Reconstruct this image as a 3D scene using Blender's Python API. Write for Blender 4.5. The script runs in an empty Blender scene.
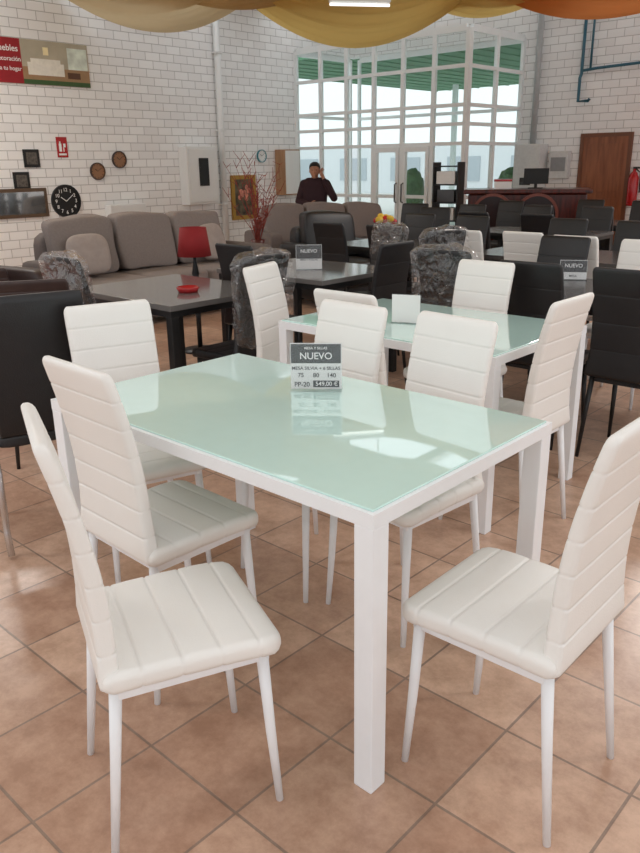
import bpy, bmesh, math, random
from mathutils import Vector, Matrix, noise
random.seed(4)
SC=bpy.context.scene
COL=SC.collection
try:
    SC.view_settings.view_transform='Standard'
except Exception: pass
TH=math.radians(47.25)          # direction of the long wall
RA=TH-math.pi/2                 # room frame rotation
E1=Vector((math.cos(RA),math.sin(RA),0)); E2=Vector((math.cos(TH),math.sin(TH),0))
def W(p,q,z=0): return E1*p+E2*q+Vector((0,0,z))

# ---------------------------------------------------------------- materials
def new_mat(name):
    m=bpy.data.materials.new(name); m.use_nodes=True
    nt=m.node_tree; b=nt.nodes['Principled BSDF']; return m,nt,b
def lin(c):
    return tuple(((x/255.)/12.92 if x/255.<=0.04045 else ((x/255.+0.055)/1.055)**2.4) for x in c)+(1,)
def mat(name,rgb,rough=.5,metal=0,vary=.06,scale=20,bump=0,bscale=200,coat=0,emit=None,spec=None):
    m,nt,b=new_mat(name); c=lin(rgb)
    b.inputs['Roughness'].default_value=rough; b.inputs['Metallic'].default_value=metal
    tc=nt.nodes.new('ShaderNodeTexCoord')
    n=nt.nodes.new('ShaderNodeTexNoise'); n.inputs['Scale'].default_value=scale; n.inputs['Detail'].default_value=3
    nt.links.new(tc.outputs['Object'],n.inputs['Vector'])
    r=nt.nodes.new('ShaderNodeValToRGB')
    r.color_ramp.elements[0].position=.3; r.color_ramp.elements[1].position=.7
    r.color_ramp.elements[0].color=tuple(x*(1-vary) for x in c[:3])+(1,)
    r.color_ramp.elements[1].color=tuple(min(1,x*(1+vary)) for x in c[:3])+(1,)
    nt.links.new(n.outputs['Fac'],r.inputs['Fac']); nt.links.new(r.outputs['Color'],b.inputs['Base Color'])
    if bump:
        n2=nt.nodes.new('ShaderNodeTexNoise'); n2.inputs['Scale'].default_value=bscale
        nt.links.new(tc.outputs['Object'],n2.inputs['Vector'])
        bp=nt.nodes.new('ShaderNodeBump'); bp.inputs['Strength'].default_value=bump; bp.inputs['Distance'].default_value=.01
        nt.links.new(n2.outputs['Fac'],bp.inputs['Height']); nt.links.new(bp.outputs['Normal'],b.inputs['Normal'])
    if coat: b.inputs['Coat Weight'].default_value=coat
    if spec is not None: b.inputs['Specular IOR Level'].default_value=spec
    if emit:
        b.inputs['Emission Color'].default_value=lin(rgb); b.inputs['Emission Strength'].default_value=emit
    return m
def mat_clear(name,fac,rough=.05,wrinkle=False,tint=(1,1,1)):
    m,nt,b=new_mat(name); nt.nodes.remove(b)
    o=nt.nodes['Material Output']
    t=nt.nodes.new('ShaderNodeBsdfTransparent'); t.inputs[0].default_value=tint+(1,)
    g=nt.nodes.new('ShaderNodeBsdfPrincipled'); g.inputs['Base Color'].default_value=(.7,.72,.75,1); g.inputs['Roughness'].default_value=rough
    x=nt.nodes.new('ShaderNodeMixShader'); x.inputs[0].default_value=fac
    if wrinkle:
        gl=nt.nodes.new('ShaderNodeBsdfGlossy'); gl.inputs['Roughness'].default_value=rough; gl.inputs['Color'].default_value=(1,1,1,1)
        tc=nt.nodes.new('ShaderNodeTexCoord'); n=nt.nodes.new('ShaderNodeTexNoise'); n.inputs['Scale'].default_value=14; n.inputs['Detail'].default_value=3; n.inputs['Distortion'].default_value=1
        nt.links.new(tc.outputs['Object'],n.inputs['Vector'])
        bp=nt.nodes.new('ShaderNodeBump'); bp.inputs['Strength'].default_value=1; bp.inputs['Distance'].default_value=.04
        nt.links.new(n.outputs['Fac'],bp.inputs['Height']); nt.links.new(bp.outputs['Normal'],gl.inputs['Normal'])
        lw=nt.nodes.new('ShaderNodeLayerWeight'); lw.inputs[0].default_value=.35; nt.links.new(bp.outputs['Normal'],lw.inputs['Normal'])
        ad=nt.nodes.new('ShaderNodeMath'); ad.operation='MULTIPLY_ADD'; ad.inputs[1].default_value=.4; ad.inputs[2].default_value=fac
        nt.links.new(lw.outputs['Facing'],ad.inputs[0]); nt.links.new(ad.outputs[0],x.inputs[0])
        nt.links.new(gl.outputs[0],x.inputs[2])
    else: nt.links.new(g.outputs[0],x.inputs[2])
    nt.links.new(t.outputs[0],x.inputs[1]); nt.links.new(x.outputs[0],o.inputs[0])
    return m
def mat_floor():
    m,nt,b=new_mat('terracotta_tile')
    tc=nt.nodes.new('ShaderNodeTexCoord'); mp=nt.nodes.new('ShaderNodeMapping')
    mp.inputs['Location'].default_value=(.12,.1,0)
    nt.links.new(tc.outputs['Object'],mp.inputs['Vector'])
    br=nt.nodes.new('ShaderNodeTexBrick'); br.offset=0; br.squash=1
    br.inputs['Scale'].default_value=1; br.inputs['Brick Width'].default_value=.335; br.inputs['Row Height'].default_value=.335
    br.inputs['Mortar Size'].default_value=.004; br.inputs['Mortar Smooth'].default_value=.2
    br.inputs['Color1'].default_value=lin((190,153,130)); br.inputs['Color2'].default_value=lin((216,182,158)); br.inputs['Mortar'].default_value=lin((154,132,117))
    nt.links.new(mp.outputs[0],br.inputs['Vector'])
    n=nt.nodes.new('ShaderNodeTexNoise'); n.inputs['Scale'].default_value=9; n.inputs['Detail'].default_value=10; n.inputs['Roughness'].default_value=.75
    nt.links.new(tc.outputs['Object'],n.inputs['Vector'])
    r=nt.nodes.new('ShaderNodeValToRGB'); r.color_ramp.elements[0].position=.38; r.color_ramp.elements[1].position=.62
    r.color_ramp.elements[0].color=(.66,.57,.52,1); r.color_ramp.elements[1].color=(1.08,1.08,1.08,1)
    nt.links.new(n.outputs['Fac'],r.inputs['Fac'])
    mx=nt.nodes.new('ShaderNodeMix'); mx.data_type='RGBA'; mx.blend_type='MULTIPLY'; mx.inputs[0].default_value=.72
    nt.links.new(br.outputs['Color'],mx.inputs[6]); nt.links.new(r.outputs['Color'],mx.inputs[7])
    nt.links.new(mx.outputs[2],b.inputs['Base Color'])
    b.inputs['Roughness'].default_value=.29
    bp=nt.nodes.new('ShaderNodeBump'); bp.invert=True; bp.inputs['Strength'].default_value=.5; bp.inputs['Distance'].default_value=.003
    nt.links.new(br.outputs['Fac'],bp.inputs['Height']); nt.links.new(bp.outputs['Normal'],b.inputs['Normal'])
    return m
def mat_brick(axis):
    m,nt,b=new_mat('white_painted_brick')
    tc=nt.nodes.new('ShaderNodeTexCoord'); sp=nt.nodes.new('ShaderNodeSeparateXYZ'); cb=nt.nodes.new('ShaderNodeCombineXYZ')
    nt.links.new(tc.outputs['Object'],sp.inputs[0])
    nt.links.new(sp.outputs[axis],cb.inputs[0]); nt.links.new(sp.outputs[2],cb.inputs[1])
    br=nt.nodes.new('ShaderNodeTexBrick'); br.offset=.5
    br.inputs['Scale'].default_value=1; br.inputs['Brick Width'].default_value=.27; br.inputs['Row Height'].default_value=.12
    br.inputs['Mortar Size'].default_value=.0065; br.inputs['Mortar Smooth'].default_value=.5
    br.inputs['Color1'].default_value=lin((243,243,242)); br.inputs['Color2'].default_value=lin((234,233,232)); br.inputs['Mortar'].default_value=lin((182,180,178))
    nt.links.new(cb.outputs[0],br.inputs['Vector']); nt.links.new(br.outputs['Color'],b.inputs['Base Color'])
    bp=nt.nodes.new('ShaderNodeBump'); bp.invert=True; bp.inputs['Strength'].default_value=.35; bp.inputs['Distance'].default_value=.006
    nt.links.new(br.outputs['Fac'],bp.inputs['Height']); nt.links.new(bp.outputs['Normal'],b.inputs['Normal'])
    b.inputs['Roughness'].default_value=.7
    return m
def mat_wood(name,c1,c2,rough=.35,scale=3):
    m,nt,b=new_mat(name)
    tc=nt.nodes.new('ShaderNodeTexCoord'); mp=nt.nodes.new('ShaderNodeMapping'); mp.inputs['Scale'].default_value=(8,8,1)
    w=nt.nodes.new('ShaderNodeTexNoise'); w.inputs['Scale'].default_value=scale; w.inputs['Detail'].default_value=6
    nt.links.new(tc.outputs['Object'],mp.inputs[0]); nt.links.new(mp.outputs[0],w.inputs['Vector'])
    r=nt.nodes.new('ShaderNodeValToRGB'); r.color_ramp.elements[0].color=lin(c1); r.color_ramp.elements[1].color=lin(c2)
    r.color_ramp.elements[0].position=.35; r.color_ramp.elements[1].position=.65
    nt.links.new(w.outputs['Fac'],r.inputs['Fac']); nt.links.new(r.outputs['Color'],b.inputs['Base Color'])
    b.inputs['Roughness'].default_value=rough
    return m
def mat_cloth(name,rgb):
    m,nt,b=new_mat(name); o=nt.nodes['Material Output']
    b.inputs['Roughness'].default_value=1; b.inputs['Specular IOR Level'].default_value=0
    tc=nt.nodes.new('ShaderNodeTexCoord'); n=nt.nodes.new('ShaderNodeTexNoise'); n.inputs['Scale'].default_value=1.5
    nt.links.new(tc.outputs['Object'],n.inputs['Vector'])
    r=nt.nodes.new('ShaderNodeValToRGB'); c=lin(rgb)
    r.color_ramp.elements[0].color=tuple(x*.85 for x in c[:3])+(1,); r.color_ramp.elements[1].color=c
    nt.links.new(n.outputs['Fac'],r.inputs['Fac']); nt.links.new(r.outputs['Color'],b.inputs['Base Color'])
    t=nt.nodes.new('ShaderNodeBsdfTranslucent'); nt.links.new(r.outputs['Color'],t.inputs[0])
    x=nt.nodes.new('ShaderNodeMixShader'); x.inputs[0].default_value=.5
    nt.links.new(b.outputs[0],x.inputs[1]); nt.links.new(t.outputs[0],x.inputs[2]); nt.links.new(x.outputs[0],o.inputs[0])
    return m

M={}
M['leather']=mat('white_leather',(240,237,232),.38,vary=.012,scale=6,bump=.08,bscale=260)
M['wmetal']=mat('white_metal',(243,244,246),.28,vary=.01)
M['glass_top']=mat('mint_glass',(206,238,230),.02,vary=.01,coat=1)
M['black']=mat('black_leather',(28,27,29),.42,vary=.1,bump=.1)
M['bmetal']=mat('black_metal',(20,20,21),.4)
M['chrome']=mat('chrome',(210,212,215),.12,1,vary=.01)
M['dgrey']=mat('dark_grey_top',(62,59,59),.2,vary=.05)
M['grey_top']=mat('grey_top',(110,107,105),.1,vary=.05)
M['taupe']=mat('taupe_fabric',(110,101,98),.9,vary=.08,scale=60,bump=.3,bscale=400)
M['taupe_l']=mat('light_taupe_fabric',(136,126,122),.9,vary=.06,scale=60,bump=.3,bscale=400)
M['brown']=mat('brown_leather',(58,42,39),.45,vary=.1)
M['red']=mat('red_fabric',(140,28,32),.8)
M['redgloss']=mat('red_gloss',(170,28,32),.25)
M['plastic']=mat_clear('clear_plastic_film',.05,.12,True)
M['glass']=mat_clear('window_glass',.05,.02,tint=(.93,.985,.98))
M['acrylic']=mat_clear('clear_acrylic',.1,.05)
M['wframe']=mat('white_frame_paint',(238,242,242),.4,vary=.01)
M['wbox']=mat('white_enamel',(226,226,224),.35,vary=.01)
M['ink']=mat('black_ink',(18,18,19),.5)
M['paper']=mat('white_paper',(240,240,238),.6,vary=.01)
M['skin']=mat('skin',(176,126,100),.55)
M['hair']=mat('dark_hair',(28,22,20),.7,vary=.2)
M['sweater']=mat('dark_maroon_knit',(50,28,34),.9,vary=.1,bump=.3)
M['jeans']=mat('dark_trousers',(30,34,48),.85)
M['gold']=mat('gold_frame',(170,130,60),.4,.6)
M['blue']=mat('blue_pipe',(40,92,110),.4)
M['maho']=mat_wood('mahogany_wood',(50,18,14),(92,36,28),.28)
M['door']=mat_wood('brown_door_wood',(120,68,40),(150,92,58),.4,2)
M['green']=mat('green_leaves',(60,100,50),.6,vary=.3)
M['canopy']=mat('green_canopy',(84,134,100),.8,vary=.15,emit=.08)  # small emission put in, so the canopy glows a little by itself
M['concrete']=mat('pale_concrete',(216,214,210),.8)
M['building']=mat('pale_building',(228,231,234),.8)
M['woodlt']=mat_wood('light_oak',(150,110,78),(176,136,100),.4)

# ---------------------------------------------------------------- geometry helpers
def mk(name,verts,faces,m,smooth=False,parent=None,loc=None,rot=None):
    me=bpy.data.meshes.new(name); me.from_pydata([tuple(v) for v in verts],[],faces); me.update()
    bm=bmesh.new(); bm.from_mesh(me); bmesh.ops.recalc_face_normals(bm,faces=bm.faces); bm.to_mesh(me); bm.free()
    me.materials.append(m)
    if smooth:
        for p in me.polygons: p.use_smooth=True
    o=bpy.data.objects.new(name,me); COL.objects.link(o)
    if parent: o.parent=parent
    if loc is not None: o.location=loc
    if rot is not None: o.rotation_euler=rot
    return o
class G:
    def __init__(s): s.v=[]; s.f=[]
    def add(s,v,f):
        o=len(s.v); s.v+= [tuple(x) for x in v]; s.f+=[tuple(i+o for i in q) for q in f]; return s
    def box(s,x0,x1,y0,y1,z0,z1):
        return s.add([(x0,y0,z0),(x1,y0,z0),(x1,y1,z0),(x0,y1,z0),(x0,y0,z1),(x1,y0,z1),(x1,y1,z1),(x0,y1,z1)],
          [(0,3,2,1),(4,5,6,7),(0,1,5,4),(1,2,6,5),(2,3,7,6),(3,0,4,7)])
    def tube(s,pts,rads,n=10):
        pts=[Vector(p) for p in pts]; V=[];F=[]
        if not isinstance(rads,(list,tuple)): rads=[rads]*len(pts)
        for i,p in enumerate(pts):
            a=pts[max(i-1,0)]; b=pts[min(i+1,len(pts)-1)]; d=(b-a).normalized()
            ref=Vector((1,0,0)) if abs(d.x)<.9 else Vector((0,1,0))
            u=d.cross(ref).normalized(); w=d.cross(u)
            for k in range(n):
                t=2*math.pi*k/n; V.append(p+(u*math.cos(t)+w*math.sin(t))*rads[i])
        for i in range(len(pts)-1):
            for k in range(n):
                F.append((i*n+k,i*n+(k+1)%n,(i+1)*n+(k+1)%n,(i+1)*n+k))
        F.append(tuple(range(n))); F.append(tuple(range((len(pts)-1)*n,len(pts)*n)))
        return s.add(V,F)
    def loft(s,secs,cap=True):
        n=len(secs[0]); V=[p for q in secs for p in q]; F=[]
        for i in range(len(secs)-1):
            for k in range(n): F.append((i*n+k,i*n+(k+1)%n,(i+1)*n+(k+1)%n,(i+1)*n+k))
        if cap: F.append(tuple(range(n))); F.append(tuple(range((len(secs)-1)*n,len(secs)*n)))
        return s.add(V,F)
    def superbox(s,c,sz,p=5,n=8,fn=None):
        V=[];F=[];idx={}
        def key(v): return tuple(round(x,5) for x in v)
        for ax in range(3):
            for sg in (-1,1):
                for i in range(n):
                    for j in range(n):
                        q=[]
                        for (a,b) in ((i,j),(i+1,j),(i+1,j+1),(i,j+1)):
                            v=[0,0,0]; v[ax]=sg; v[(ax+1)%3]=math.sin((-1+2*a/n)*math.pi/4)/math.sin(math.pi/4); v[(ax+2)%3]=math.sin((-1+2*b/n)*math.pi/4)/math.sin(math.pi/4)
                            k=key(v)
                            if k not in idx:
                                l=(abs(v[0])**p+abs(v[1])**p+abs(v[2])**p)**(1/p)
                                w=Vector([v[t]/l*sz[t]/2+c[t] for t in range(3)])
                                if fn: w=fn(w)
                                idx[k]=len(V); V.append(w)
                            q.append(idx[k])
                        F.append(tuple(q))
        return s.add(V,F)
    def lathe(s,prof,n=24,c=(0,0,0)):
        V=[];F=[]
        for r,z in prof:
            for k in range(n):
                t=2*math.pi*k/n; V.append((c[0]+r*math.cos(t),c[1]+r*math.sin(t),c[2]+z))
        for i in range(len(prof)-1):
            for k in range(n): F.append((i*n+k,i*n+(k+1)%n,(i+1)*n+(k+1)%n,(i+1)*n+k))
        F.append(tuple(range(n))); F.append(tuple(range((len(prof)-1)*n,len(prof)*n)))
        return s.add(V,F)
    def obj(s,name,m,smooth=False,parent=None,bevel=0,loc=None,rot=None,seg=2):
        o=mk(name,s.v,s.f,m,smooth,parent,loc,rot)
        if bevel:
            bm=bmesh.new(); bm.from_mesh(o.data)
            bmesh.ops.bevel(bm,geom=list(bm.edges),offset=bevel,segments=seg,affect='EDGES',profile=.5)
            bm.to_mesh(o.data); bm.free()
        return o
def rr(hw,ht,r,n=4):
    r=min(r,hw*.99,ht*.99); P=[]
    for cx,cy,a0 in ((hw-r,ht-r,0),(-hw+r,ht-r,90),(-hw+r,-ht+r,180),(hw-r,-ht+r,270)):
        for k in range(n+1):
            a=math.radians(a0+90*k/n); P.append((cx+r*math.cos(a),cy+r*math.sin(a)))
    return P
def thing(name,label,cat,loc=(0,0,0),rz=0,group=None,rot=None):
    e=bpy.data.objects.new(name,None); COL.objects.link(e); e.empty_display_size=.1
    e.location=loc; e.rotation_euler=rot if rot else (0,0,rz)
    e['label']=label; e['category']=cat
    if group: e['group']=group
    return e
def tag(o,label,cat,group=None):
    o['label']=label; o['category']=cat
    if group: o['group']=group
    return o
def dup(root,loc,rz,label=None,group=None):
    n=root.copy(); COL.objects.link(n); n.location=loc; n.rotation_euler=(0,0,rz)
    if label: n['label']=label
    if group: n['group']=group
    for c in root.children:
        k=c.copy(); COL.objects.link(k); k.parent=n
        for d in c.children:
            j=d.copy(); COL.objects.link(j); j.parent=k
    return n
def struct(o): o['kind']='structure'; return o
def text(items,m,parent,name='lettering',loc=(0,0,0),rot=(math.pi/2,0,0),ext=.0):
    V=[];F=[]
    for body,size,x,y in items:
        c=bpy.data.curves.new('t','FONT'); c.body=body; c.size=size; c.align_x='CENTER'; c.align_y='CENTER'; c.extrude=ext; c.offset=size*.012
        o=bpy.data.objects.new('t',c); COL.objects.link(o)
        bpy.context.view_layer.update(); dg=bpy.context.evaluated_depsgraph_get()
        me=bpy.data.meshes.new_from_object(o.evaluated_get(dg)); off=len(V)
        V+=[(v.co.x+x,v.co.y+y,v.co.z) for v in me.vertices]; F+=[tuple(i+off for i in p.vertices) for p in me.polygons]
        bpy.data.objects.remove(o); bpy.data.meshes.remove(me)
    me=bpy.data.meshes.new(name); me.from_pydata(V,[],F); me.materials.append(m)
    o=bpy.data.objects.new(name,me); COL.objects.link(o); o.parent=parent; o.location=loc; o.rotation_euler=rot
    return o

# ---------------------------------------------------------------- room shell
def sbox(name,b,m,bevel=0):
    o=G().box(*b).obj(name,m,bevel=bevel,rot=(0,0,RA)); return struct(o)
P1=-10.79; P2=-7.085; Q1=11.13; Q2=12.85; ZC=4.1; ZG=3.43
sbox('floor',(P1,7,-5,Q2,-.1,0),mat_floor())
g=G(); g.box(P1-.2,P1,-5,Q1,0,ZC); g.box(P1-.2,P1,Q1,Q2+.2,ZG,ZC); struct(g.obj('wall_left',mat_brick(1),rot=(0,0,RA)))
g=G(); g.box(P2,7,Q2,Q2+.2,0,ZC); g.box(P1,P2,Q2,Q2+.2,ZG,ZC)
struct(g.obj('wall_back',mat_brick(0),rot=(0,0,RA)))
g=G(); ce=mat('ceiling_paint',(228,226,221),.9)
q=-5.0
while q<Q2:
    g.box(P1-.2,7,q,min(q+1.1,Q2+.2),ZC,ZC+.1); q+=2.05  # open gaps between slats added to let sky light into the room
for p_ in (P1-.2,-6.2,-1.6,2.6,6.8): g.box(p_,p_+.2,-5,Q2+.2,ZC+.1,ZC+.2)
struct(g.obj('ceiling',ce,rot=(0,0,RA)))
sbox('floor_exterior',(-45,16,Q2+.2,45,-.12,-.02),M['concrete'])
sbox('floor_exterior',(-45,P1-.2,2,Q2+.2,-.12,-.02),M['concrete'])
def window(name,axis,fixed,us,zs,t=.034):
    root=G(); d=.03
    for u in us:
        if axis=='p': root.box(u-t,u+t,fixed-d,fixed+d,0,zs[-1])
        else: root.box(fixed-d,fixed+d,u-t,u+t,0,zs[-1])
    for z in zs:
        tt=.05 if z==zs[-1] else .027
        if axis=='p': root.box(us[0]+t,us[-1]-t,fixed-d*.9,fixed+d*.9,z-tt,z+tt)
        else: root.box(fixed-d*.9,fixed+d*.9,us[0]+t,us[-1]-t,z-tt,z+tt)
    o=struct(root.obj(name,M['wframe'],rot=(0,0,RA)))
    gp=G()
    if axis=='p': gp.add([(us[0],fixed,0.02),(us[-1],fixed,.02),(us[-1],fixed,zs[-1]),(us[0],fixed,zs[-1])],[(0,1,2,3)])
    else: gp.add([(fixed,us[0],0.02),(fixed,us[-1],.02),(fixed,us[-1],zs[-1]),(fixed,us[0],zs[-1])],[(0,1,2,3)])
    gp.obj('glass_pane',M['glass'],parent=o); return o
zs=[.05,.9,1.73,2.02,2.3,2.86,ZG-.045]
window('window_1','p',Q1,[P1+.03+i*(P2-P1-.03)/6 for i in range(7)],zs)
window('window_2','q',P2,[Q1+.05,Q1+.85,Q2-.03],zs)
window('window_3','p',Q2+.1,[P1+.03,(P1+P2)/2,P2-.03],[.05,2.3,ZG-.045],.025)
window('window_4','q',P1-.1,[Q1+.05,Q2-.03],[.05,2.3,ZG-.045],.025)
# glazed door leaf in the entrance bay (thicker white frame and a handle)
w6=(P2-P1-.03)/6
for k,nm in ((3,'door_2'),(4,'door_3')):
    a=P1+.03+k*w6+.04; bb=a+w6-.08
    g=G(); g.box(a,a+.06,Q1-.05,Q1+.02,.06,1.7); g.box(bb-.06,bb,Q1-.05,Q1+.02,.06,1.7); g.box(a+.06,bb-.06,Q1-.05,Q1+.02,1.62,1.7); g.box(a+.06,bb-.06,Q1-.05,Q1+.02,.06,.28)
    d_=struct(g.obj(nm,M['wframe'],rot=(0,0,RA)))
    hx=bb-.03 if k==3 else a+.03
    G().tube([(hx,Q1-.05,.8),(hx,Q1-.1,.82),(hx,Q1-.1,1.1),(hx,Q1-.05,1.12)],.012).obj('handle',M['dgrey'],True,d_)
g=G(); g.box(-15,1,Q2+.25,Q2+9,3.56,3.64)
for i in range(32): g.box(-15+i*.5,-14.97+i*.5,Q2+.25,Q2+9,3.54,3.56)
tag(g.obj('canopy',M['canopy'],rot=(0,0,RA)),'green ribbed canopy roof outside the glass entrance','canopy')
b=thing('building','pale low building across the bright forecourt','building'); b.rotation_euler=(0,0,RA)
G().box(-34,-4,Q2+20,Q2+21,-.02,2.2).obj('facade',M['building'],parent=b)
wm=mat('pale_window_glass',(180,189,196),.2)
for i in range(8): G().box(-32+i*3.4,-30.2+i*3.4,Q2+19.95,Q2+20,.6,1.7).obj('window_pane',wm,parent=b)
for i in range(3):
    po=G().box(-.06,.06,-.06,.06,-.02,3.5).obj('canopy_post',M['wframe'],loc=W(-13+i*3.2,Q2+7),rot=(0,0,RA)); tag(po,'white square canopy post standing outside the entrance','post','canopy posts')
for (p_,q_) in ((-10.2,Q2+1.2),(-8.1,Q2+1.6)):
    L_=W(p_,q_); r=thing('potted_shrub','dark green clipped shrub in a grey pot outdoors','plant',(L_.x,L_.y,-.02),0,'potted shrubs')
    G().lathe([(.16,0),(.22,.4),(.2,.4),(.001,.36)]).obj('pot',M['dgrey'],True,r)
    G().superbox((0,0,.85),(.5,.5,1.0),2.3,12,lambda v:v+noise.noise_vector(v*9)*.06).obj('foliage',M['green'],False,r)
dr=G().box(-5.88,-5.14,Q2-.03,Q2,0,1.8).obj('door_1',M['door'],rot=(0,0,RA)); struct(dr)
g=G()
for (a,bb) in ((.15,.85),(.95,1.7)): g.box(-5.8,-5.22,Q2-.04,Q2-.03,a,bb)
g.obj('door_panel',M['door'],parent=dr,bevel=.003)
G().tube([(-5.82,Q2-.03,.9),(-5.82,Q2-.07,.9),(-5.72,Q2-.07,.9)],.01).obj('handle',M['chrome'],True,dr)
g=G(); g.box(-5.94,-5.88,Q2-.04,Q2,0,1.86); g.box(-5.14,-5.08,Q2-.04,Q2,0,1.86); g.box(-5.88,-5.14,Q2-.04,Q2,1.8,1.86)
struct(g.obj('trim_1',mat('door_frame_wood',(110,66,42),.4),rot=(0,0,RA)))

# ---------------------------------------------------------------- chairs
def chair(name,label,mt,legm,loc,rz,group,top=.972,grooves=6,gd=.0035,hw=.188,bw=.166):
    r=thing(name,label,'chair',loc,rz,group)
    secs=[];z0=.43;n=grooves
    def sec(t,k=1,kw=1):
        z=z0+(top-z0)*t
        x=-.180-.07*(t**1.5)+.016*math.sin(t*math.pi)
        th=(.022-.007*t)*k; w=(bw+.018*max(0,1-t*3.5)**2-.004*math.sin(min(1,t*1.15)*math.pi)-.006*t)*kw
        return [(x+b,a,z) for a,b in rr(w,th,.013)]
    secs.append(sec(0,.6,.97)); secs.append(sec(.012,.9)); secs.append(sec(.03))
    for i in range(1,n+1):
        tg=i/(n+.9)*.985
        prev=(i-1)/(n+.9)*.985
        secs.append(sec((tg+prev)/2+.01,1.01))
        secs+=[sec(tg-.014,1.0),sec(tg-.006,.985),sec(tg,1-gd/.02,.996),sec(tg+.006,.985),sec(tg+.014,1.0)]
    secs+= [sec(.955),sec(.975,.97,.985),sec(.99,.8,.955),sec(.998,.5,.92)]
    G().loft(secs).obj('backrest',mt,True,r)
    secs=[];L0=-.195;L1=.2
    def ss(x,k=1,kw=1):
        u=(x-L0)/(L1-L0)
        z=.446+.004*math.sin(u*math.pi)-.006*max(0,u-.8)/.2
        w=(hw+.002+.012*u-.02*max(0,(u-.88)/.12)**2)*kw
        return [(x,a,z+b) for a,b in rr(w,.025*k,.018)]
    secs=[ss(L0,.4,.93),ss(L0+.006,.75,.98),ss(L0+.02)]
    for xg in (-.115,-.03,.055,.14):
        secs+=[ss(xg-.042,1.02),ss(xg-.009),ss(xg-.004,.985),ss(xg,1-gd/.024,.998),ss(xg+.004,.985),ss(xg+.009)]
    secs+=[ss(.175),ss(.188,.9,.985),ss(.196,.65,.96),ss(L1,.3,.9)]
    G().loft(secs).obj('seat',mt,True,r)
    g=G()
    for s in (-1,1): g.box(-.17,.17,s*.16-.01,s*.16+.01,.397,.422)
    for x in (-.17,.15): g.box(x,x+.018,-.15,.15,.398,.42)
    g.obj('frame',legm,parent=r,bevel=.003)
    for sx,sy in ((1,1),(1,-1),(-1,1),(-1,-1)):
        if sx>0: pts=[(.155,sy*.16,.42),(.167,sy*.166,.2),(.18,sy*.174,0)]
        else: pts=[(-.165,sy*.155,.44),(-.185,sy*.166,.25),(-.212,sy*.178,0)]
        G().tube(pts,[.0145,.012,.009],12).obj('leg',legm,True,r)
    return r
D=math.radians
gw='white dining chairs around the glass tables'
lab='white faux-leather dining chair'
c1=chair('dining_chair',lab+' turned askew beside the table',M['leather'],M['wmetal'],(-.345,1.555,0),D(24),gw)
for (x,y,a,l) in [
  (.455,1.60,138,' at the end of the glass table'),
  (-.455,2.10,46,' tucked under the long table side'),
  (-.66,2.64,300,' at the far end of the glass table'),
  (.27,2.33,222,' facing the long side of the glass table'),
  (-.05,2.60,224,' facing the glass table next to its twin'),
  (.27,3.22,47,' with back turned, at the second table'),
  (.69,3.78,227,' on the far side of the second table'),
  (.76,3.0,137,' at the end of the second glass table'),
  (-.07,3.85,-26,' side on at the second glass table')]:
    dup(c1,(x,y,0),D(a),lab+l)

# ---------------------------------------------------------------- tables
def table(name,label,c,rz,w,l,topm,framem,h=.75,leg=.05,glass=True,group=None):
    r=thing(name,label,'table',(c[0],c[1],0),rz,group)
    X=w/2;Y=l/2;fh=.035;ft=leg
    zt=h-.006 if glass else h-.03
    g=G(); g.box(-X,X,-Y,-Y+ft,zt-fh,zt); g.box(-X,X,Y-ft,Y,zt-fh,zt)
    g.box(-X,-X+ft,-Y+ft,Y-ft,zt-fh,zt); g.box(X-ft,X,-Y+ft,Y-ft,zt-fh,zt)
    g.obj('frame',framem,parent=r)
    e=.012 if glass else -.01
    G().box(-X+e,X-e,-Y+e,Y-e,zt,h).obj('table_top',topm,parent=r,bevel=.0015)
    for sx in (-1,1):
        for sy in (-1,1):
            G().box(sx*(X-leg/2)-leg/2,sx*(X-leg/2)+leg/2,sy*(Y-leg/2)-leg/2,sy*(Y-leg/2)+leg/2,0,zt-fh).obj('leg',framem,parent=r,bevel=.003)
    return r
T1=(-.103,2.225)
table('dining_table','white-framed dining table with pale mint glass top',T1,RA,1.33,.81,M['glass_top'],M['wmetal'],leg=.055,group='glass dining tables')
table('dining_table','second white-framed table with pale mint glass top',(.51,3.53),RA,1.17,.8,M['glass_top'],M['wmetal'],leg=.05,group='glass dining tables')
gb='black dining chairs'
lb='black faux-leather dining chair with black legs'
def Tl(c,b,a): return Vector((c[0],c[1],0))+E2*b-E1*a
def dset(label,c,w,l,topm,leg=.05): return table('dining_table',label,c,RA,l,w,topm,M['bmetal'],glass=False,leg=leg,group='dark dining tables')
T3=(-.875,4.685);T4=(-.07,5.53);T5=(1.53,4.41);T6=(1.95,6.2);T7=(.78,7.15);T8=(2.3,8.3);T9=(3.3,9.5)
dset('black dining table with a grey glass top',T3,.8,1.0,M['grey_top'])
dset('dark dining table with grey top beside the sofas',T4,.8,1.0,M['grey_top'])
dset('long dark grey dining table with black chairs',T5,.8,1.6,M['dgrey'])
dset('dark dining table with white chairs',T6,.8,1.3,M['dgrey'])
dset('dark dining table with flowers on it',T7,.8,1.2,M['dgrey'])
dset('dark dining table near the counter',T8,.8,1.3,M['dgrey'])
dset('dark dining table in front of the counter',T9,.8,1.3,M['dgrey'])
bc=chair('dining_chair',lb,M['black'],M['bmetal'],tuple(Tl(T5,-.44,0)),TH,gb,grooves=3,gd=.002,bw=.18)
A_=D(137.25)
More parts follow.
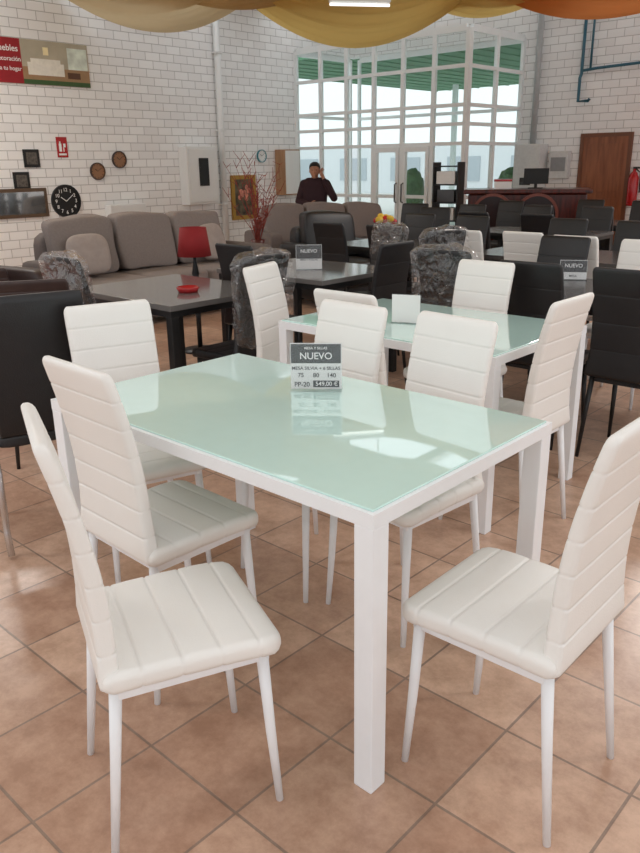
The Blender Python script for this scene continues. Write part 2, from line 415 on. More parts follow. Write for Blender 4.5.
for c,b,a,f in [(T5,-.44,-.5,TH),(T5,.46,.48,TH+math.pi),(T4,-.44,0,TH),(T4,0,-.54,A_),
  (T7,-.44,.3,TH),(T7,-.44,-.3,TH),(T7,.44,.3,TH+math.pi),(T7,.44,-.3,TH+math.pi),
  (T8,-.44,.35,TH),(T8,-.44,-.35,TH),(T8,.44,.35,TH+math.pi),(T8,.44,-.35,TH+math.pi),(T6,.44,.3,TH+math.pi),(T6,.44,-.3,TH+math.pi),
  (T9,-.46,.35,TH),(T9,-.46,-.35,TH),(T9,.46,.35,TH+math.pi),(T9,.46,-.35,TH+math.pi)]:
    dup(bc,tuple(Tl(c,b,a)),f)
for x,y,a in [(2.95,6.9,200),(3.45,7.5,220),(1.25,8.75,250),(1.7,9.3,230),(1.1,9.7,240),(2.35,10.1,230)]:
    dup(bc,(x,y,0),D(a))
gw2='white dining chairs around the dark tables'
l2='white dining chair standing at a dark table'
for c,b,a,f in [(T6,-.58,.42,TH),(T6,-.5,-.03,TH),(T6,-.58,-.46,TH),(T5,.48,-.05,TH+math.pi),(T5,.48,-.52,TH+math.pi),(T6,0,-.78,A_)]:
    dup(c1,tuple(Tl(c,b,a)),f,l2,gw2)
wr=chair('wrapped_chair','black dining chair wrapped in crumpled clear plastic',M['black'],M['bmetal'],tuple(Tl(T3,-.46,.02)),TH,'plastic-wrapped chairs',grooves=3,gd=.002,top=1.0,bw=.18)
def crink(v): return v+noise.noise_vector(v*7)*.018+noise.noise_vector(v*19)*.012
G().superbox((-.222,0,.77),(.09,.41,.51),7,18,crink).obj('plastic_cover',M['plastic'],False,wr)
dup(wr,tuple(Tl(T3,0,-.57)),A_); dup(wr,tuple(Tl(T5,-.44,.52)),TH)
dup(wr,(.36,6.02,0),D(210)); dup(wr,(.78,5.72,0),D(120))
r=thing('chrome_chair','black leather chair on curved chrome tube legs','chair',(-1.17,3.03,0),D(120))
secs=[]
for t in [0,.015,.04,.2,.4,.6,.8,.95,.985,1]:
    k=.4 if t in(0,1) else (.8 if t in (.015,.985) else 1)
    secs.append([(-.19-.09*t+b,a,.47+.55*t) for a,b in rr(.175*(.98 if k<1 else 1),.02*k,.012)])
G().loft(secs).obj('backrest',M['black'],True,r)
G().superbox((0,0,.45),(.4,.38,.055),8,8).obj('seat',M['black'],True,r)
for s in (-1,1):
    G().tube([(-.14,s*.2,.43),(-.24,s*.205,.42),(-.27,s*.205,.36),(-.25,s*.205,.2),(-.23,s*.205,.1),(-.27,s*.205,.012)],.013,10).obj('leg',M['chrome'],True,r)
    G().tube([(.14,s*.2,.43),(.19,s*.205,.38),(.19,s*.205,.2),(.18,s*.205,.1),(.21,s*.205,.012)],.013,10).obj('leg',M['chrome'],True,r)
b1=chair('dining_chair','dark brown ribbed leather high-back dining chair',M['brown'],M['bmetal'],(-1.42,3.9,0),D(105),'brown dining chairs',grooves=9,gd=.005,bw=.175,top=.95)
dup(b1,(-1.88,4.35,0),D(105))
# ---------------------------------------------------------------- sofas
def sofa(name,label,c,rz,n,L,mt,mc,h=1,group=None):
    r=thing(name,label,'sofa' if n>1 else 'armchair',(c[0],c[1],0),rz,group)
    Y=L/2
    G().box(-.42,.42,-Y,Y,.08,.3).obj('base',mt,parent=r,bevel=.02)
    G().superbox((-.38,0,.47*h),(.2,L,.66*h),9,10).obj('back_frame',mt,True,r)
    for s in (-1,1): G().superbox((0,s*(Y+.07),.36),(.9,.18,.56),9,8).obj('armrest',mt,True,r)
    w=(L-.04)/n
    for i in range(n):
        y=-Y+.02+w*(i+.5)
        G().superbox((.07,y,.38),(.74,w*.99,.18),7,10).obj('seat_cushion',mc,True,r)
        cz=.47+.235*h
        def f(v,y=y,cz=cz):
            dy=(v.y-y)/(w/2); dz=(v.z-cz)/(.235*h)
            return Vector((v.x-(v.z-cz)*.25+.02*math.cos(dz*1.5)*math.cos(dy*1.5),v.y+.03*noise.noise(v*4+Vector((5,0,0))),v.z+.04*noise.noise(v*2.5)))
        G().superbox((-.22,y,cz),(.2,w*.95,.47*h),8,14,f).obj('back_cushion',mc,True,r)
    for sx in (-1,1):
        for sy in (-1,1): G().tube([(sx*.34,sy*(Y-.08),.1),(sx*.34,sy*(Y-.08),0)],.025).obj('foot',M['bmetal'],True,r)
    return r
S1=(-1.62,7.9)
sofa('sofa','taupe fabric three-seat sofa with plump back cushions',S1,D(-42),3,2.15,M['taupe'],M['taupe_l'],1.12,group='taupe sofas')
sofa('sofa','light taupe fabric sofa with loose back cushions',(.2,10.65),D(-62),3,1.9,M['taupe'],M['taupe_l'],1.0,group='taupe sofas')
sofa('armchair','tall dark brown leather recliner beside the brick wall',(-2.85,6.45),D(-30),1,.6,M['brown'],M['brown'],1.25)
sofa('armchair','black leather armchair behind the dining sets',(.22,8.6),D(-60),1,.7,M['black'],M['black'])
sofa('armchair','red armchair beside the brown chairs',(-2.15,5.15),D(-20),1,.5,M['red'],M['red'],.9)
pil=mat('pale_cushion_fabric',(168,156,150),.9,bump=.2)
for yy,aa in ((-.78,-.2),(.72,.25)):
    R_=Matrix.Rotation(D(-42),3,'Z'); P_=R_@Vector((.02,yy,.68)); 
    def pf(v):
        k=1-.35*((v.y/.2)**2)*((v.z/.19)**2); return Vector((v.x*k,v.y,v.z))
    o=G().superbox((0,0,0),(.13,.4,.38),3.5,12,pf).obj('cushion',pil,True,loc=(S1[0]+P_.x,S1[1]+P_.y,P_.z),rot=(0,-.28,D(-42)+aa))
    tag(o,'pale loose cushion leaning on the taupe sofa','cushion','sofa cushions')

# ---------------------------------------------------------------- person
def limb(g_,a,b,ra,rb,n=14,k=6):
    a=Vector(a); b=Vector(b); L=(b-a).length; d=(b-a)/L
    pts=[];rs=[]
    for i in range(k+1):
        t=math.pi/2*i/k; pts.append(a-d*ra*math.cos(t)); rs.append(max(.001,ra*math.sin(t)))
    for i in range(1,5):
        t=i/5; pts.append(a+d*L*t); rs.append(ra+(rb-ra)*t)
    for i in range(k+1):
        t=math.pi/2*i/k; pts.append(b+d*rb*math.sin(t)); rs.append(max(.001,rb*math.cos(t)))
    return g_.tube(pts,rs,n)
def fuse(g_,voxel,m,name,parent,sm=0):
    me=bpy.data.meshes.new(name); me.from_pydata(g_.v,[],g_.f)
    bm=bmesh.new(); bm.from_mesh(me); bmesh.ops.recalc_face_normals(bm,faces=bm.faces); bm.to_mesh(me); bm.free()
    o=bpy.data.objects.new(name,me); COL.objects.link(o)
    md=o.modifiers.new('r','REMESH'); md.mode='VOXEL'; md.voxel_size=voxel; md.use_smooth_shade=True
    if sm:
        s=o.modifiers.new('s','SMOOTH'); s.iterations=sm; s.factor=.5
    bpy.context.view_layer.update(); dg=bpy.context.evaluated_depsgraph_get()
    me2=bpy.data.meshes.new_from_object(o.evaluated_get(dg)); bpy.data.objects.remove(o)
    bm=bmesh.new(); bm.from_mesh(me2); seen=set(); best=[]
    for v in bm.verts:
        if v in seen: continue
        st=[v]; isl=[]; seen.add(v)
        while st:
            x=st.pop(); isl.append(x)
            for e in x.link_edges:
                y=e.other_vert(x)
                if y not in seen: seen.add(y); st.append(y)
        if len(isl)>len(best): best=isl
    bs=set(best); bmesh.ops.delete(bm,geom=[v for v in bm.verts if v not in bs],context='VERTS')
    bm.to_mesh(me2); bm.free()
    me2.materials.clear(); me2.materials.append(m)
    for p in me2.polygons: p.use_smooth=True
    o=bpy.data.objects.new(name,me2); COL.objects.link(o); o.parent=parent; return o
def build_man(man):
    hz=1.43
    LS=(.175,0,1.23);LE=(.30,-.08,1.02);LW=(.145,-.115,1.30)
    RS_=(-.175,0,1.23);RE=(-.26,-.02,.97);RW=(-.08,-.21,.93)
    LH=(.085,0,.78);LK=(.11,-.05,.42);LA=(.12,.02,.09)
    RH=(-.085,0,.78);RK=(-.11,-.03,.42);RAn=(-.12,.03,.09)
    def torso(g_,e):
        def f(v):
            t=(v.z-.98)/.3; k=1+.12*t if t>0 else 1
            return Vector((v.x*k,v.y,v.z))
        g_.superbox((0,0,1.03),(.33+2*e,.2+2*e,.56+e),3.2,12,f)
        limb(g_,(-.1,0,1.245),(.1,0,1.245),.065+e,.065+e)
    g_=G(); torso(g_,0)
    limb(g_,(0,-.0,1.24),(0,-.03,1.37),.055,.05)
    for a,b,r1,r2 in ((LS,LE,.052,.042),(LE,LW,.042,.027),(RS_,RE,.052,.042),(RE,RW,.042,.027),(LH,LK,.085,.055),(LK,LA,.055,.036),(RH,RK,.085,.055),(RK,RAn,.055,.036)): limb(g_,a,b,r1,r2)
    def headf(v):
        d=max(0,(hz-v.z)/.11); return Vector((v.x*(1-.24*d),(v.y+.04)*(1-.1*d)-.04-.012*d,v.z))
    g_.superbox((0,-.04,hz),(.155,.195,.225),2.3,12,headf)
    g_.superbox((0,-.14,hz-.02),(.026,.045,.05),2,6); g_.superbox((0,-.138,hz+.02),(.016,.02,.05),2,5)
    for s in (-1,1):
        g_.superbox((s*.078,-.03,hz-.008),(.022,.036,.062),2,6); g_.superbox((s*.033,-.128,hz+.028),(.045,.02,.012),2,5)
    g_.superbox((0,-.132,hz-.058),(.05,.022,.012),2,5); g_.superbox((0,-.13,hz-.07),(.042,.022,.012),2,5)
    g_.superbox((0,-.12,hz-.092),(.05,.04,.035),2,5)
    def hand(w,dirv,side,curl=1):
        w=Vector(w); d=Vector(dirv).normalized(); s_=Vector(side); s_=(s_-d*s_.dot(d)).normalized(); n_=d.cross(s_)
        limb(g_,w,w+d*.03,.026,.028)
        for o_ in (-.028,-.01,.009,.027): limb(g_,w+d*.02+s_*o_*.6,w+d*.08+s_*o_,.014,.0115,8,3)
        for o_,ln in ((-.031,.066),(-.0105,.078),(.0105,.072),(.031,.056)):
            b0=w+d*.078+s_*o_; b1=b0+d*ln*.45+n_*.008*curl; b2=b1+d*ln*.3+n_*.02*curl; b3=b2+d*ln*.05+n_*.02*curl
            limb(g_,b0,b1,.0092,.0088,8,3); limb(g_,b1,b2,.0088,.008,8,3); limb(g_,b2,b3,.008,.0072,8,3)
        b0=w+d*.02-s_*.024; b1=b0-s_*.028+d*.028+n_*.006; b2=b1+d*.03-s_*.004+n_*.008
        limb(g_,b0,b1,.0125,.011,8,3); limb(g_,b1,b2,.011,.009,8,3)
    hand((.14,-.115,1.32),(-.38,.25,.9),(.2,1,.1),-1)
    hand((-.065,-.21,.925),(.95,-.05,.05),(0,.1,-1),-1)
    fuse(g_,.0042,M['skin'],'body',man,2)
    g_=G(); torso(g_,.018)
    for a,b,r1,r2 in ((LS,LE,.07,.058),(LE,tuple(Vector(LW)*.93+Vector(LE)*.07),.058,.042),(RS_,RE,.07,.058),(RE,tuple(Vector(RW)*.93+Vector(RE)*.07),.058,.042)): limb(g_,a,b,r1,r2)
    limb(g_,(0,0,1.23),(0,-.012,1.292),.078,.064)
    fuse(g_,.009,M['sweater'],'sweater',man,6)
    g_=G(); limb(g_,(-.07,0,.8),(.07,0,.8),.115,.115)
    for a,b,r1,r2 in ((LH,LK,.1,.072),(LK,LA,.072,.055),(RH,RK,.1,.072),(RK,RAn,.072,.055)): limb(g_,a,b,r1,r2)
    fuse(g_,.011,M['jeans'],'trousers',man,5)
    def hairf(v):
        lim=hz+.035+.03*max(0,min(1,(-v.y-.06)/.06)) if v.y<-.02 else hz-.04
        return Vector((v.x,v.y,max(v.z,lim)))
    G().superbox((0,-.03,hz+.03),(.174,.212,.2),2.3,14,hairf).obj('hair',M['hair'],True,man)
    for s in (-1,1): G().superbox((s*.032,-.131,hz+.008),(.026,.012,.013),2,5).obj('eye',M['ink'],True,man)
    for x,y,z in (LA,RAn): G().superbox((x,y-.06,.045),(.1,.28,.09),4,8).obj('shoe',M['ink'],True,man)
man=thing('person','man in dark maroon sweater standing with hand raised to his ear','person',(-.02,12.0,0),D(-5))
build_man(man); man.scale=(.95,.95,.95)

# ---------------------------------------------------------------- price cards
def card(name,label,loc,rz,w,h,texts,black=.5):
    r=thing(name,label,'sign',loc,rz,'price cards')
    t=.002; G().box(-w/2,w/2,-t,t,.004,h).obj('paper',M['paper'],parent=r)
    G().box(-w/2+.002,w/2-.002,-t-.0008,-t,h*(1-black),h-.002).obj('black_header',M['ink'],parent=r)
    g_=G(); g_.box(-w/2-.002,w/2+.002,-.03,.03,0,.004); g_.box(-w/2-.002,w/2+.002,-.0045,-.0035,.004,h+.003); g_.obj('holder',M['acrylic'],parent=r)
    wt=[x[1:] for x in texts if x[0]=='w']; bt=[x[1:] for x in texts if x[0]=='b']
    if wt: text([(a,b_*h,c*w,d_*h) for a,b_,c,d_ in wt],M['paper'],r,'header_lettering',loc=(0,-t-.0014,0))
    if bt: text([(a,b_*h,c*w,d_*h) for a,b_,c,d_ in bt],M['ink'],r,'lettering',loc=(0,-t-.0012,0))
    return r
cd=card('price_card','black and white price card standing on the glass table',(-.01,2.42,.75),D(-4),.165,.155,
  [('w','MESA Y SILLAS',.075,0,.9),('w','NUEVO',.2,0,.73),('b','MESA SILVIA + 6 SILLAS',.1,0,.47),('b','75',.13,-.3,.32),('b','80',.13,0,.32),('b','140',.13,.3,.32),('b','PP-20',.14,-.28,.12)],black=.42)
G().box(-.01,.075,-.0032,-.002,.01,.032).obj('price_strip',M['ink'],parent=cd)
text([('549,00 €',.02,.034,.021)],M['paper'],cd,'price_lettering',loc=(0,-.0036,0))
card('price_card','small price card on the dark table',(-.06,5.45,.75),D(0),.18,.17,[('w','NUEVO',.2,0,.75),('b','MESA + 4 SILLAS',.1,0,.4)],black=.55)
card('price_card','small black NUEVO card on a dark table',(1.57,4.78,.75),D(-14),.16,.12,[('w','NUEVO',.26,0,.72),('b','MESA',.16,0,.2)],black=.6)
card('price_card','small price card on the dark table',(2.25,8.2,.75),D(-10),.19,.16,[('w','NUEVO',.26,0,.72)],black=.6)
card('price_card','price card facing away on the second glass table',(.40,3.50,.75),D(160),.13,.13,[('b','NUEVO',.2,0,.5)],black=.01)

# ---------------------------------------------------------------- small things
def lathe_obj(name,label,cat,prof,m,loc):
    o=G().lathe(prof).obj(name,m,True,loc=loc); tag(o,label,cat); return o
lathe_obj('ashtray','glossy red round bowl on the black table','bowl',[(.03,0),(.055,.0),(.068,.03),(.06,.032),(.048,.01),(.001,.008)],M['redgloss'],(-.76,4.52,.75))
sx,sy=-.98,6.25
r=thing('side_table','small dark side table carrying a red lamp','table',(sx,sy,0))
G().lathe([(.2,.51),(.2,.53),(.001,.53)]).obj('table_top',M['dgrey'],True,r)
G().tube([(0,0,.015),(0,0,.51)],.02).obj('pole',M['bmetal'],True,r); G().lathe([(.15,0),(.15,.012),(.001,.015)]).obj('base',M['bmetal'],True,r)
r=thing('table_lamp','table lamp with a red fabric shade','lamp',(sx,sy,.53))
G().lathe([(.06,0),(.06,.015),(.015,.03),(.03,.1),(.012,.2),(.012,.27)],16).obj('lamp_base',M['bmetal'],True,r)
G().lathe([(.135,.24),(.105,.46),(.1,.46),(.13,.24)],24).obj('lamp_shade',M['red'],True,r)
r=thing('potted_branches','tall vase holding spreading dry red branches','plant',(-.70,9.3,0))
G().lathe([(.09,0),(.12,.1),(.13,.3),(.07,.55),(.09,.62),(.08,.62),(.06,.55),(.001,.5)]).obj('vase',mat('dark_red_vase',(90,30,28),.3),True,r)
g=G()
for i in range(22):
    a=random.uniform(0,6.28); s_=random.uniform(.08,.36); hh=random.uniform(1.0,1.5)
    p=Vector((0,0,.5)); pts=[p.copy()]
    for k in range(1,6):
        t=k/5; pts.append(Vector((math.cos(a)*s_*t**1.4+random.uniform(-.02,.02),math.sin(a)*s_*t**1.4+random.uniform(-.02,.02),.5+(hh-.5)*t)))
    g.tube(pts,[.006,.005,.004,.004,.003,.002],5)
    for k in (2,3,4,5):
        for j in range(2):
            q=pts[k]+Vector((random.uniform(-.09,.09),random.uniform(-.09,.09),random.uniform(.02,.12))); g.tube([pts[k],q],[.004,.002],4)
g.obj('branches',mat('red_twigs',(140,56,46),.8,vary=.3),True,r)
r=thing('flower_vase','small vase of red and yellow flowers on the dark table','flowers',(.60,7.2,.75))
G().lathe([(.04,0),(.05,.04),(.035,.1),(.04,.12),(.001,.1)],16).obj('vase',M['wbox'],True,r)
yel=mat('yellow_petals',(220,180,60),.7)
for i in range(9):
    a=i*2.4; d_=.02+.09*(i/9); p=(math.cos(a)*d_,math.sin(a)*d_,.22-.03*(i/9)+.02*(i%2))
    G().tube([(0,0,.08),p],.003,5).obj('stem',M['green'],True,r)
    G().superbox(p,(.07,.07,.06),2,5,lambda v:v+noise.noise_vector(v*60)*.008).obj('flower',[M['redgloss'],yel][i%2],True,r)
def onwall(name,label,cat,q,z): return thing(name,label,cat,tuple(W(P1+.001,q,z)),TH,None)
def disc(r,y0,y1,n=32):
    g_=G(); g_.loft([[(r*math.cos(2*math.pi*k/n),y,r*math.sin(2*math.pi*k/n)) for k in range(n)] for y in (y0,y1)]); return g_
def ring(R1,R2,y0,y1,n=36):
    g_=G(); V=[];F=[]
    for k in range(n):
        a=2*math.pi*k/n
        for (r_,y) in ((R1,y1),(R2,y1),(R2,y0),(R1,y0)): V.append((r_*math.cos(a),y,r_*math.sin(a)))
    for k in range(n):
        for j in range(4): F.append((k*4+j,k*4+(j+1)%4,((k+1)%n)*4+(j+1)%4,((k+1)%n)*4+j))
    return g_.add(V,F)
def clock(label,q,z,R,face,rim,handm,nums=None):
    r=onwall('wall_clock',label,'clock',q,z)
    disc(R*.93,-.02,0).obj('face',face,parent=r); ring(R*.9,R,-.035,0).obj('rim',rim,parent=r)
    g_=G(); g_.tube([(0,-.028,0),(-R*.35,-.028,R*.25)],R*.03,5); g_.tube([(0,-.028,0),(R*.5,-.028,R*.38)],R*.02,5); g_.obj('hands',handm,parent=r)
    if nums:
        text([(str(k),R*.3,R*.68*math.sin(k*math.pi/6),R*.68*math.cos(k*math.pi/6)) for k in range(1,13)],nums,r,'numerals',loc=(0,-.022,0))
    else:
        g_=G()
        for k in range(12):
            a=k*math.pi/6; g_.tube([(R*.7*math.sin(a),-.022,R*.7*math.cos(a)),(R*.82*math.sin(a),-.022,R*.82*math.cos(a))],R*.03,4)
        g_.obj('hour_marks',handm,parent=r)
clock('large round black wall clock with white numerals',6.2,.98,.235,M['ink'],M['ink'],M['paper'],M['paper'])
bf=mat('brown_clock_face',(150,110,80),.5)
clock('small round brown wall clock',6.78,1.39,.125,bf,mat('dark_wood_rim',(66,40,28),.4),M['ink'])
clock('small round brown wall clock',7.18,1.555,.125,bf,M['brown'],M['ink'])
clock('small round teal wall clock',10.2,1.6,.11,M['paper'],mat('teal_plastic',(60,130,140),.4),M['ink'])
r=onwall('fire_sign','red fire extinguisher sign with white symbol','sign',6.24,1.73)
G().box(-.085,.085,-.006,0,-.14,.14).obj('plate',M['redgloss'],parent=r)
g=G(); g.box(-.05,-.01,-.008,-.006,-.06,.05); g.box(-.04,-.02,-.008,-.006,.05,.08); g.box(.015,.03,-.008,-.006,-.06,.0);g.box(.02,.055,-.008,-.006,0,.05); g.box(-.06,.06,-.008,-.006,-.11,-.085); g.obj('symbol',M['paper'],parent=r)
for q,z in ((5.74,1.58),(5.55,1.28)):
    r=onwall('small_picture','small dark framed picture on the brick wall','picture',q,z)
    r['group']='small dark pictures'
    G().box(-.12,.12,-.02,0,-.12,.12).obj('frame',M['ink'],parent=r,bevel=.004); G().box(-.08,.08,-.022,-.02,-.08,.08).obj('image',mat('grey_image',(90,84,78),.6,vary=.5,scale=30),parent=r)
r=onwall('wall_mirror','wide mirror with a dark frame on the brick wall','mirror',5.4,.98)
G().box(-.5,.5,-.03,0,-.2,.2).obj('frame',mat('bronze',(90,70,52),.4),parent=r,bevel=.006); G().box(-.45,.45,-.033,-.03,-.15,.15).obj('mirror_glass',mat('mirror',(190,195,198),.05,.9),parent=r)
r=onwall('electric_cabinet','white metal wall cabinet with a dark display panel','cabinet',8.66,1.29)
G().box(-.33,.33,-.22,0,-.46,.46).obj('body',M['wbox'],parent=r,bevel=.01); G().box(-.29,.29,-.235,-.222,-.42,.42).obj('door',M['wbox'],parent=r,bevel=.005)
G().box(-.1,.1,-.25,-.236,-.16,.28).obj('display',M['ink'],parent=r,bevel=.004)
r=onwall('air_conditioner','white low wall heater unit','heater',7.17,.79)
G().box(-.33,.33,-.18,0,-.11,.11).obj('body',M['wbox'],parent=r,bevel=.02); G().box(-.28,.28,-.186,-.18,-.07,-.05).obj('vent',M['dgrey'],parent=r)
r=onwall('framed_picture','gold-framed picture of a bouquet against dark green','picture',9.72,.9)
g=G(); g.box(-.29,.29,-.04,0,.31,.38); g.box(-.29,.29,-.04,0,-.38,-.31); g.box(-.29,-.22,-.04,0,-.31,.31); g.box(.22,.29,-.04,0,-.31,.31); g.obj('frame',M['gold'],parent=r)
G().box(-.22,.22,-.02,0,-.31,.31).obj('canvas',mat('floral_canvas',(90,80,60),.6,vary=.8,scale=9),parent=r)
g=G()
for i in range(9): g.superbox((random.uniform(-.13,.13),-.022,random.uniform(-.1,.18)),(.09,.008,.09),2,4)
g.obj('painted_flowers',mat('painted_pinks',(200,130,110),.7,vary=.4,scale=20),True,r)
r=onwall('wall_cabinet','slim white and wood wall cabinet beside the windows','cabinet',10.75,1.31)
G().box(-.2,.2,-.25,0,-.4,.4).obj('body',M['woodlt'],parent=r,bevel=.006); G().box(-.18,.18,-.262,-.25,-.38,.38).obj('door',M['wbox'],parent=r,bevel=.004)
r=onwall('downpipe','white vertical downpipe fixed to the brick wall','pipe',9.22,0)
G().tube([(0,-.07,0),(0,-.07,ZC)],.055,14).obj('pipe',M['wbox'],True,r)
for z in (.8,2,3.2): G().box(-.07,.07,-.13,0,z,z+.03).obj('bracket',M['wbox'],parent=r)
r=onwall('wall_banner','long advertising banner with red end panel and room photo','banner',5.85,2.83)
G().box(-.95,.95,-.02,0,-.28,.28).obj('panel',M['woodlt'],parent=r)
G().box(-.95,-.08,-.024,-.02,-.28,.28).obj('red_panel',mat('dark_red_print',(150,26,36),.5),parent=r)
G().box(-.08,.95,-.023,-.02,-.28,.28).obj('photo_backdrop',mat('beige_room_print',(176,168,148),.6,vary=.12,scale=4),parent=r)
G().box(-.08,.95,-.0235,-.02,-.22,-.06).obj('printed_floor',mat('tan_print',(160,128,94),.6),parent=r)
g=G(); g.box(.05,.5,-.026,-.0236,-.16,-.04); g.box(.05,.5,-.026,-.0236,-.04,.05); g.box(.0,.05,-.026,-.0236,-.16,.0); g.box(.5,.55,-.026,-.0236,-.16,.0); g.obj('printed_sofa',mat('cream_print',(232,228,216),.6),parent=r)
G().box(.62,.93,-.026,-.0236,-.06,.22).obj('printed_window',mat('pale_print',(216,226,214),.6,vary=.2,scale=8),parent=r)
G().box(.25,.33,-.026,-.0236,.1,.2).obj('printed_lamp',mat('lamp_print',(240,226,180),.6),parent=r)
G().box(.6,.8,-.0265,-.0236,-.18,-.1).obj('printed_table',mat('brown_print',(90,60,42),.6),parent=r)
G().box(-.08,.95,-.027,-.023,-.28,-.22).obj('green_stripe',mat('green_print',(60,90,50),.6),parent=r)
text([('Muebles',.11,-.3,.15),('y decoración',.08,-.3,.02),('para tu hogar',.075,-.3,-.1)],M['paper'],r,'lettering',loc=(0,-.026,0))
def onback(name,label,cat,p,z): return thing(name,label,cat,tuple(W(p,Q2-.001,z)),RA,None)
wb2=mat('off_white_enamel',(206,207,206),.35)
r=onback('boiler','white wall-mounted boiler with a small control panel','boiler',-6.75,1.36)
G().box(-.24,.24,-.3,0,-.38,.36).obj('body',wb2,parent=r,bevel=.015); G().box(-.1,.1,-.306,-.3,-.3,-.18).obj('control_panel',M['dgrey'],parent=r)
G().tube([(0,-.12,.36),(0,-.12,ZC-1.36)],.05).obj('flue',mat('grey_flue',(168,170,170),.4),True,r)
for x in (-.12,0,.1): G().tube([(x,-.1,-.38),(x,-.1,-1.3)],.015).obj('water_pipe',mat('copper',(150,96,70),.3,.8),True,r)
r=onback('fuse_box','white fuse box on the brick wall','box',-6.26,1.38)
G().box(-.17,.17,-.12,0,-.22,.22).obj('body',wb2,parent=r,bevel=.01); G().box(-.13,.13,-.126,-.12,-.1,.12).obj('cover',mat('grey_cover',(140,142,144),.3),parent=r)
r=onback('blue_pipework','blue metal pipes running down the brick wall','pipe',-6.0,0)
g=G(); g.tube([(0,-.08,ZC),(0,-.08,2.75),(-.02,-.08,2.7),(-.02,-.08,2.35),(.15,-.08,2.35),(.17,-.08,2.38)],.025); g.tube([(.0,-.08,2.8),(.25,-.08,2.82),(1.6,-.08,2.86)],.022); g.tube([(.14,-.08,ZC),(.14,-.08,2.8)],.018); g.obj('pipe',M['blue'],True,r)
r=onback('fire_extinguisher','red fire extinguisher hanging on the brick wall','fire extinguisher',-4.97,.75)
G().lathe([(.001,0),(.07,.0),(.08,.03),(.08,.42),(.05,.5),(.025,.52),(.025,.56),(.001,.56)],20,(0,-.1,0)).obj('tank',M['redgloss'],True,r)
g=G(); g.box(-.02,.08,-.12,-.08,.56,.59); g.tube([(0.02,-.1,.56),(.1,-.1,.5),(.11,-.1,.2)],.012); g.obj('valve',M['ink'],parent=r)
# counter
r=thing('reception_counter','glossy mahogany reception counter with carved oval fronts','counter',(2.98,11.4,0),D(-14))
G().box(-.8,.8,-.3,.3,.05,1.02).obj('body',M['maho'],parent=r,bevel=.02)
G().box(-.86,.86,-.36,.36,1.02,1.08).obj('worktop',M['maho'],parent=r,bevel=.015)
G().box(-.78,.78,-.27,.27,0,.05).obj('plinth',M['ink'],parent=r)
for x in (-.45,.15):
    o=disc(.25,-.33,-.3).obj('carved_oval',mat('dark_carved_wood',(36,14,12),.3),parent=r); o.location=(x,0,.74)
    o=ring(.25,.29,-.36,-.3).obj('oval_rim',mat('light_carved_wood',(120,62,48),.3),parent=r); o.location=(x,0,.74)
r=thing('computer_monitor','black computer monitor on the mahogany counter','monitor',(3.1,11.4,1.08),D(160))
G().box(-.17,.17,-.015,.015,.06,.27).obj('screen',M['ink'],parent=r,bevel=.005); G().box(-.02,.02,-.02,.02,.01,.08).obj('stand',M['ink'],parent=r); G().box(-.1,.1,-.08,.08,0,.012).obj('base',M['ink'],parent=r)
r=thing('paper_box','red and white box on the counter','box',(2.65,11.45,1.08),D(-14))
G().box(-.12,.12,-.1,.1,0,.1).obj('body',M['paper'],parent=r,bevel=.004); G().box(-.125,.125,-.105,.105,.1,.13).obj('lid',M['redgloss'],parent=r,bevel=.003)
r=thing('display_rack','tall black and white display rack beside the entrance','rack',(1.98,12.1,0),D(-30))
g=G(); g.box(-.2,-.18,-.14,.14,0,1.45); g.box(.18,.2,-.14,.14,0,1.45)
for i in range(6): g.box(-.18,.18,-.14,.14,.08+i*.26,.1+i*.26)
g.obj('rack_frame',M['ink'],parent=r)
for i in range(5):
    G().box(-.15+.02*(i%2),.14,-.12,.1,.1+i*.26,.28+i*.26).obj('goods',[M['paper'],M['dgrey']][i%2],parent=r,bevel=.005)

# ---------------------------------------------------------------- drapes and lamps
def drape(label,x0,x1,yf,yn,z0,sag,m,slant=0,zt=0,ph=0):
    V=[];F=[];nx=60;ny=90
    for j in range(ny+1):
        v=j/ny
        for i in range(nx+1):
            u=i/nx; s=math.sin(u*math.pi)
            x=x0+(x1-x0)*u+slant*v*s; y=yf+(yn-yf)*v+.35*s*(1-v)
            cat=1-(2*u-1)**2
            fold=.5+.5*math.sin(v*38+ph+1.2*math.sin(v*9+ph)+u*.8)
            z=z0+zt*u-sag*cat*(1+.10*math.sin(v*7+ph))-.07*fold*(.25+cat*.75)-.03*(.5+.5*math.sin(v*83+u*1.5))*cat
            V.append((x,y,z))
    for j in range(ny):
        for i in range(nx): a=j*(nx+1)+i; F.append((a,a+1,a+nx+2,a+nx+1))
    o=mk('ceiling_drape',V,F,m,True); tag(o,label,'fabric drape','ceiling drapes'); return o
db=mat_cloth('beige_cloth',(214,194,156)); dy=mat_cloth('ochre_cloth',(222,190,116)); do=mat_cloth('orange_cloth',(214,134,78)); dt=mat_cloth('tan_cloth',(206,178,134))
drape('beige fabric swag hanging below the ceiling',-3.5,-.75,12.0,8.3,3.72,.36,db)
drape('ochre yellow fabric swag hanging below the ceiling',-.95,2.25,12.0,8.3,3.62,.5,dy,zt=.08,ph=1)
drape('orange fabric swag hanging below the ceiling',2.3,5.4,11.6,8.3,3.62,.25,do,ph=2)
drape('tan fabric swag hanging below the ceiling',-2.2,.4,10.6,8.0,3.60,.24,dt,ph=3)
drape('golden fabric swag hanging below the ceiling',1.4,3.4,12.3,10.0,3.70,.18,dy,ph=6)
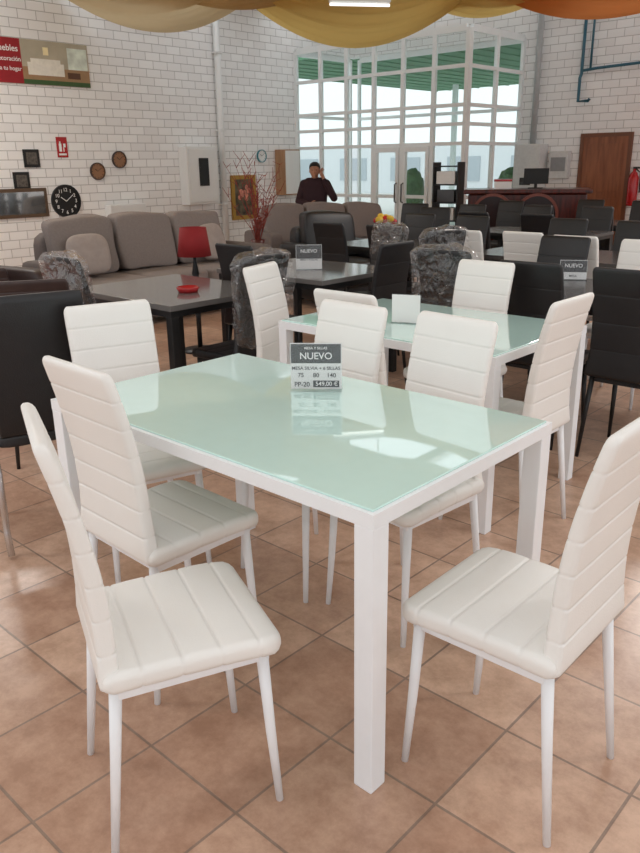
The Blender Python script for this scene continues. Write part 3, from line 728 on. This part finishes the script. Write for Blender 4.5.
drape('ochre yellow fabric swag hanging below the ceiling',-3.6,-.9,7.8,4.5,3.68,.45,dy,ph=4)
drape('beige fabric swag hanging below the ceiling',-.8,2.2,7.8,4.5,3.68,.5,db,ph=5)
for i,(x,y) in enumerate([(.42,7.9),(-3.6,8.6),(4.0,8.0),(-3.2,2.5),(3.2,2.0)]):  # first tube hangs in view, the rest are unseen additions that light the room
    r=thing('ceiling_lamp','white fluorescent tube fitting hanging from ceiling in a set mostly added for light','lamp',(x,y,2.82 if i==0 else 3.8),D(10),'fluorescent fittings')
    hl=.28 if i==0 else .6
    G().box(-hl,hl,-.05,.05,.02,.06).obj('housing',M['wbox'],parent=r)
    G().tube([(-hl,0,.0),(hl,0,0)],.013 if i==0 else .018,10).obj('tube',mat('lit_tube',(250,250,245),.5,emit=1.2 if i==0 else 5),True,r)
    g=G(); g.box(-hl*.8,-hl*.8+.01,-.005,.005,.06,ZC-r.location.z); g.box(hl*.8-.01,hl*.8,-.005,.005,.06,ZC-r.location.z); g.obj('hanger',M['wbox'],parent=r)
    if i==0: continue
    L=bpy.data.lights.new('added_fill_light','AREA'); L.shape='RECTANGLE'; L.size=1.2; L.size_y=.15; L.energy=90 if i in(1,2) else 25; L.color=(1,.98,.95)  # fill light added under each unseen fitting
    lo=bpy.data.objects.new('added_fill_light',L); COL.objects.link(lo); lo.parent=r; lo.location=(0,0,-.03)

# ---------------------------------------------------------------- world and camera
w=bpy.data.worlds.new('w'); SC.world=w; w.use_nodes=True
bg=w.node_tree.nodes['Background']; bg.inputs[0].default_value=(.94,.975,1,1); bg.inputs[1].default_value=1.3
f=770.; p=math.radians(18.82); rl=-.0145
cam=bpy.data.cameras.new('camera'); co=bpy.data.objects.new('camera',cam); COL.objects.link(co)
cam.sensor_fit='VERTICAL'; cam.sensor_height=24; cam.lens=24*f/853
co.matrix_world=Matrix.Translation((0,0,1.448))@Matrix.Rotation(math.pi/2-p,4,'X')@Matrix.Rotation(rl,4,'Z')
cam.clip_start=.02; cam.clip_end=200
SC.camera=co
